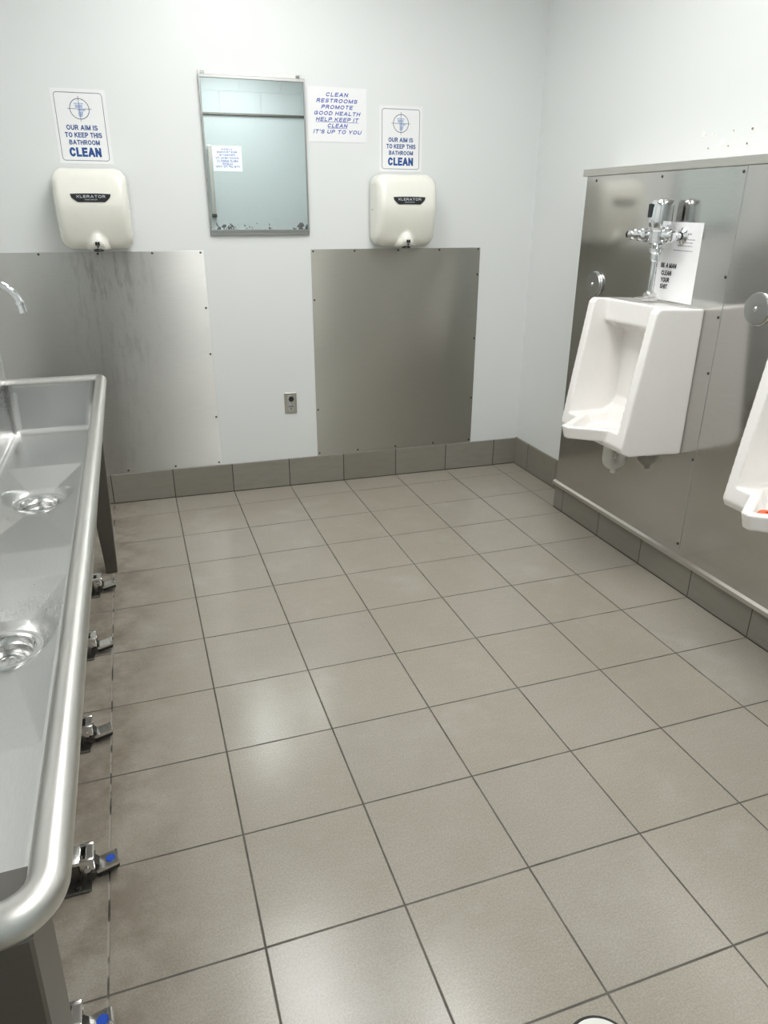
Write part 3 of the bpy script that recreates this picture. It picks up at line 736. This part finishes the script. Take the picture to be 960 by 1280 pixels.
# round wall covers
def flange(y, z, label):
    t = thing('wall_flange', label, 'wall cover', (CX, y, z), R90, 'round steel wall covers on the urinal panels')
    bm = bmesh.new(); bm_lathe(bm, [(0.052, 0.0), (0.0515, 0.012), (0.049, 0.0165), (0.030, 0.0175), (0.0, 0.018)], 36, AX((0, 0, 0), (0, -1, 0))); obj('disc', bm, M['satin'], t, True, 25)
    bm = bmesh.new(); bm_lathe(bm, [(0.053, 0.001), (0.0545, 0.003), (0.053, 0.006), (0.0515, 0.0065)], 36, AX((0, 0, 0), (0, -1, 0))); obj('bright_rim', bm, M['chrome'], t, True, 60)
    bm = bmesh.new(); bm_lathe(bm, [(0.008, 0.0175), (0.008, 0.019), (0.005, 0.022), (0, 0.0225)], 14, AX((0, 0, 0), (0, -1, 0))); obj('screw', bm, M['chrome'], t, True)
    return t
fl = flange(-0.693, 1.119, 'round steel wall cover nearest the corner, just above the whole urinal')
dup(fl, (CX, -1.617, 1.119), 'round steel wall cover at the right picture edge, above the cut-off urinal')

# ------------------------------------------------------------------ trough sink
t = thing('trough_sink', 'long stainless steel trough sink along the left side of the room', 'sink', (0, 0, 0))
X0, X1, Y0, Y1, RT = -0.255, 0.048, -2.962, -0.662, 0.826
FZ = 0.645; DC = ((-0.122, -1.315), (-0.112, -2.135))
fr = 0.024
def floor_h(x, y):
    best = FZ
    for (cx, cy), (ya, yb) in zip(DC, ((-1.745, -1.075), (-2.50, -1.90))):
        if ya < y < yb:
            tx = (x - cx) / (X1 - 0.056 - cx) if x > cx else (x - cx) / (X0 + fr - cx)
            ty = (y - cy) / (yb - cy) if y > cy else (y - cy) / (ya - cy)
            tt = min(1, max(tx, ty)); r = math.hypot(x - cx, y - cy)
            hgt = FZ - 0.042 + 0.042 * tt
            q = min(1, max(0, (r - 0.066) / 0.036)); q = q * q * (3 - 2 * q)
            hgt = FZ - 0.038 + (hgt - FZ + 0.038) * q
            best = min(best, hgt)
    return best
bm = bmesh.new()
nx, ny = 44, 320
xs = [X0 + fr + (X1 - X0 - 2 * fr - 0.032) * i / nx for i in range(nx + 1)]; ys = [Y0 + fr + (Y1 - Y0 - 2 * fr) * j / ny for j in range(ny + 1)]
g = [[bm.verts.new((x, y, floor_h(x, y))) for x in xs] for y in ys]
HR = 0.055
for j in range(ny):
    for i in range(nx):
        c = ((xs[i] + xs[i + 1]) / 2, (ys[j] + ys[j + 1]) / 2)
        if any(math.hypot(c[0] - q[0], c[1] - q[1]) < HR for q in DC): continue
        bm.faces.new((g[j][i], g[j][i + 1], g[j + 1][i + 1], g[j + 1][i]))
bmesh.ops.delete(bm, geom=[v for v in bm.verts if not v.link_faces], context='VERTS')
# walls with coved bottom: loop profile inward distance/height
def loop(dd, z, rc, tp=0.0):
    p = []
    for (cx, cy, a) in ((X1, Y1, 0), (X0, Y1, 90), (X0, Y0, 180), (X1, Y0, 270)):
        sx = -1 if cx == X1 else 1; sy = -1 if cy == Y1 else 1
        ox, oy = cx + sx * (dd + (tp if cx == X1 else 0)), cy + sy * dd
        for k in range(5):
            an = math.radians(a + 90 * k / 4)
            p.append(bm.verts.new((ox + sx * rc + rc * math.cos(an), oy + sy * rc + rc * math.sin(an), z)))
    return p
TP = 0.032
prof = [(-0.0, RT + 0.004, 0.030), (0.0, FZ + fr, 0.026, TP)]
for k in range(1, 7):
    an = math.radians(90 * k / 6); prof.append((fr * (1 - math.cos(an)), FZ + fr * (1 - math.sin(an)), 0.026 * (1 - k / 6) + 0.0008, TP))
loops = [loop(*q) for q in prof]
for A, B in zip(loops, loops[1:]):
    for k in range(20): bm.faces.new((A[k], A[(k + 1) % 20], B[(k + 1) % 20], B[k]))
# outer shell
ol = [loop(q, z, 0.030, tp) for q, z, tp in ((-0.003, RT, 0), (-0.004, FZ + 0.02, TP), (0.012, 0.58, TP))]
for A, B in zip(ol, ol[1:]):
    for k in range(20): bm.faces.new((A[k], A[(k + 1) % 20], B[(k + 1) % 20], B[k]))
bm.faces.new(ol[-1])
obj('basin', bm, M['sink'], t, True, 9)
# rolled rim
rr = 0.0195; cx = X1 + rr - 0.001
def corner(px, py, r, a0, a1, n=10): return [(px + r * math.cos(math.radians(a0 + (a1 - a0) * k / n)), py + r * math.sin(math.radians(a0 + (a1 - a0) * k / n)), RT) for k in range(n + 1)]
yb, yn = Y1 + rr - 0.001, Y0 - rr + 0.001
path = [(X0 - 0.1, yb, RT), (X0 + 0.1, yb, RT)] + corner(cx - 0.021, yb - 0.021, 0.021, 90, 0, 8)
m = 24
path += [(cx, yb - 0.021 + (yn + 0.042 - yb + 0.021) * k / m, RT) for k in range(1, m)]
path += corner(cx - 0.042, yn + 0.042, 0.042, 0, -90, 12) + [(X0 + 0.1, yn, RT), (X0 - 0.1, yn, RT)]
bm = bmesh.new(); bm_tube(bm, path, rr, 24); obj('rolled_rim', bm, M['roll'], t, True, 60)
# splash back
bm = bmesh.new()
bm_prism(bm, [(-0.256, 0.60), (-0.256, 1.000)] + arc(-0.262, 1.006, 0.012, 0, 180, 8) + [(-0.366, 1.012), (-0.385, 0.995), (-0.385, 0.60)], 'y', Y0 - 0.018, Y1 + 0.018)
obj('splashback', bm, M['sink'], t, True, 30)
# legs: tapered steel channels
def leg(x, y0, y1, top, foot):
    bm = bmesh.new()
    A = [(top[0] + x, y0), (top[1] + x, y0), (top[1] + x, y1), (top[0] + x, y1)]; B = [(foot[0] + x, y0 + 0.002), (foot[1] + x, y0 + 0.002), (foot[1] + x, y1 - 0.002), (foot[0] + x, y1 - 0.002)]
    va = [bm.verts.new((*q, 0.81)) for q in A]; vb = [bm.verts.new((*q, 0.0)) for q in B]
    bm.faces.new(va); bm.faces.new(vb[::-1])
    for k in range(4): bm.faces.new((va[k], va[(k + 1) % 4], vb[(k + 1) % 4], vb[k]))
    bmesh.ops.bevel(bm, geom=list(bm.edges), offset=0.003, segments=1, affect='EDGES')
    obj('leg', bm, M['leg'], t)
for x in (0, -0.27):
    leg(x, -0.605, -0.565, (-0.062, 0.044), (-0.028, 0.016)); leg(x, -2.988, -2.900, (-0.045, 0.054), (-0.030, 0.030))
# drains: bright crumb cups
for k, (dx, dy) in enumerate(DC):
    z = FZ - 0.038
    bm = bmesh.new(); bm_lathe(bm, [(0.073, 0.0), (0.071, 0.004), (0.062, 0.0045), (0.056, 0.001), (0.053, -0.010), (0.048, -0.014), (0.045, -0.030), (0.043, -0.036), (0.0, -0.037)], 40, Matrix.Translation((dx, dy, z)))
    dr = obj('drain', bm, M['cup'], t, True, 40)
    bm = bmesh.new(); bm_lathe(bm, [(0.040, -0.034), (0.040, -0.028), (0.034, -0.026), (0.030, -0.030), (0.026, -0.026), (0.020, -0.026), (0.016, -0.030), (0.0, -0.030)], 32, Matrix.Translation((dx, dy, z))); obj('strainer', bm, M['satin'], dr, True, 40)
# faucets on the splash-back ledge (only the farthest reaches into the picture)
def make_faucet(y, label):
    f = thing('faucet', label, 'faucet', (-0.327, y, 1.012), 0)
    bm = bmesh.new()
    bm_tube(bm, [(0, 0, 0.012), (0, 0, 0.05), (0, 0, 0.088)] + [(p[0], 0, p[1]) for p in arc(0.092, 0.088, 0.092, 180, 14, 18)] , 0.0115, 18)
    obj('spout', bm, M['chrome'], f, True)
    a = math.radians(14); tip = Vector((0.092 + 0.092 * math.cos(a), 0, 0.088 + 0.092 * math.sin(a)))
    bm = bmesh.new(); bm_lathe(bm, [(0.0115, -0.004), (0.0155, 0.0), (0.0155, 0.006), (0.0125, 0.008), (0.0135, 0.034), (0.011, 0.036), (0.0, 0.035)], 18, AX(tip, (math.sin(a) * 0.6, 0, -math.cos(a)))); obj('aerator', bm, M['chrome'], f, True, 40)
    bm = bmesh.new(); bm_lathe(bm, [(0.028, 0.0), (0.027, 0.008), (0.017, 0.014), (0.015, 0.03), (0.0115, 0.034)], 20); obj('base', bm, M['chrome'], f, True, 40)
    return f
PY = (-0.755, -1.205, -1.680, -2.160, -2.535)
fc = make_faucet(-0.746, 'chrome gooseneck faucet at the far end of the trough sink')

# ------------------------------------------------------------------ pedal valves on the floor
def make_pedal(y, label):
    p = thing('foot_pedal', label, 'foot pedal', (0, y, 0), 0, 'foot pedals under the trough sink')
    bm = bmesh.new(); bm_box(bm, -0.115, -0.030, -0.048, 0.030, 0.0, 0.007, 0.002, 1); pb = obj('base_plate', bm, M['leg'], p)
    bm = bmesh.new(); bm_lathe(bm, [(0.008, 0.0), (0.008, 0.005), (0, 0.006)], 6, Matrix.Translation((-0.058, -0.034, 0.0065))); obj('bolt', bm, M['screw'], pb)
    bm = bmesh.new(); bm_box(bm, -0.112, -0.050, -0.020, 0.030, 0.006, 0.060, 0.003, 1); obj('valve_block', bm, M['leg'], p)
    bm = bmesh.new()      # clevis head: top slab with two cheeks and a cross pin
    bm_box(bm, -0.114, -0.046, -0.024, 0.032, 0.058, 0.068, 0.003, 2)
    bm_box(bm, -0.050, -0.018, -0.024, -0.014, 0.036, 0.070, 0.004, 2); bm_box(bm, -0.050, -0.018, 0.022, 0.032, 0.036, 0.070, 0.004, 2)
    bm_box(bm, -0.036, -0.018, -0.016, 0.024, 0.058, 0.070, 0.003, 1)
    obj('clevis', bm, M['brightcast'], p, True, 30)
    bm = bmesh.new(); bm_lathe(bm, [(0.0, -0.003), (0.007, -0.003), (0.007, 0.064), (0.0, 0.064)], 12, AX((-0.034, 0.036, 0.044), (0, -1, 0))); obj('hinge_pin', bm, M['chrome'], p, True, 40)
    bm = bmesh.new(); bm_prism(bm, [(-0.045, 0.050), (-0.028, 0.054), (-0.006, 0.026), (-0.010, 0.014), (-0.026, 0.030), (-0.045, 0.034)], 'y', -0.010, 0.018)
    bm_lathe(bm, [(0.0, 0.0), (0.011, 0.0), (0.011, 0.02), (0.0, 0.02)], 12, AX((-0.028, -0.006, 0.022), (0, -1, 0)))
    obj('lever_arm', bm, M['screw'], p, True, 30)
    bm = bmesh.new()      # treadle, tipped up towards its free end
    L, Wd = 0.058, 0.040
    q = round_rect(L, Wd, 0.008, 4)
    bm_prism(bm, q, 'z', -0.004, 0.004)
    bm_box(bm, L / 2 - 0.008, L / 2, -Wd / 2 + 0.004, Wd / 2 - 0.004, 0.003, 0.010, 0.002, 1)
    Mx = Matrix.Translation((0.004, 0.000, 0.030)) @ Matrix.Rotation(math.radians(-9), 4, 'Y') @ Matrix.Rotation(math.radians(6), 4, 'Z')
    bm.transform(Mx); tr = obj('treadle', bm, M['brightcast'], p, True, 30)
    bm = bmesh.new(); bm_prism(bm, round_rect(L - 0.008, Wd - 0.006, 0.007, 3), 'z', -0.016, -0.0038); bm.transform(Mx); obj('treadle_shadow_gap', bm, M['darkgap'], tr)  # black block that draws the shadow gap below the treadle
    return p, tr, Mx
labs = ['chrome foot pedal beside the far sink leg, farthest under the trough', 'chrome foot pedal second from the far sink leg', 'dull chrome foot pedal in the middle of the row of five',
        'chrome foot pedal with a worn blue dot, just behind the nearest pedal', 'chrome foot pedal with blue dot at the bottom picture edge, nearest pedal']
p0, tr0, Mx = make_pedal(PY[0], labs[0])
allp = [p0]
for y, lab in zip(PY[1:], labs[1:]): allp.append(dup(p0, (0, y, 0), lab))
for p, dx in zip(allp, (-0.020, -0.028, -0.025, -0.007, -0.017)): p.location.x = dx
for p, r in ((allp[3], 0.0105), (allp[4], 0.0115)):
    tr = [c for c in p.children if c.name.startswith('treadle')][0]
    bm = bmesh.new(); bm_lathe(bm, [(r, 0.0035), (r * 0.9, 0.006), (0, 0.0065)], 16, Matrix.Translation((0.010, 0, 0))); bm.transform(Mx)
    obj('blue_dot', bm, M['bluedot'], tr, True)['label'] = 'blue dot marking the cold water pedal'

# ------------------------------------------------------------------ floor drain
t = thing('floor_drain', 'round pale metal floor drain at the bottom picture edge', 'floor drain', (0.852, -2.862, 0))
bm = bmesh.new(); bm_lathe(bm, [(0.066, 0.0), (0.066, 0.0012), (0.062, 0.0014), (0.060, 0.0005)], 40); obj('seal_ring', bm, M['darkgap'], t, True)
bm = bmesh.new(); bm_lathe(bm, [(0.061, 0.0), (0.060, 0.003), (0.052, 0.0036), (0.0, 0.0036)], 40); gr = obj('grate', bm, M['grate'], t, True)
bm = bmesh.new()
for i in range(-3, 4):
    L = math.sqrt(max(0, 0.036 ** 2 - (i * 0.013) ** 2))
    if L > 0.01: bm_box(bm, -L, L, i * 0.013 - 0.0025, i * 0.013 + 0.0025, 0.0032, 0.0040)
obj('grate_slots', bm, M['darkgap'], gr)

# ------------------------------------------------------------------ camera and view
R = ((0.94624873, -0.32342011, 0.00357473), (-0.12199797, -0.36712871, -0.92213503), (0.29954939, 0.87213298, -0.38685167))
cam = bpy.data.cameras.new('camera'); co = bpy.data.objects.new('camera', cam); COL.objects.link(co)
Mr = Matrix(((R[0][0], -R[1][0], -R[2][0]), (R[0][1], -R[1][1], -R[2][1]), (R[0][2], -R[1][2], -R[2][2])))
co.matrix_world = Matrix.Translation((0.205948694, -3.50533762, 1.40786478)) @ Mr.to_4x4()
cam.sensor_fit = 'VERTICAL'; cam.sensor_height = 36; cam.lens = 894.114 / 1280 * 36; cam.clip_start = 0.02
scene.camera = co
w = bpy.data.worlds.new('world'); scene.world = w; w.use_nodes = True
w.node_tree.nodes['Background'].inputs[0].default_value = (0.8, 0.85, 0.9, 1); w.node_tree.nodes['Background'].inputs[1].default_value = 0.3
vs = scene.view_settings; vs.view_transform = 'Standard'; vs.look = 'None'; vs.gamma = 1; vs.use_curve_mapping = False; vs.exposure = 0.55
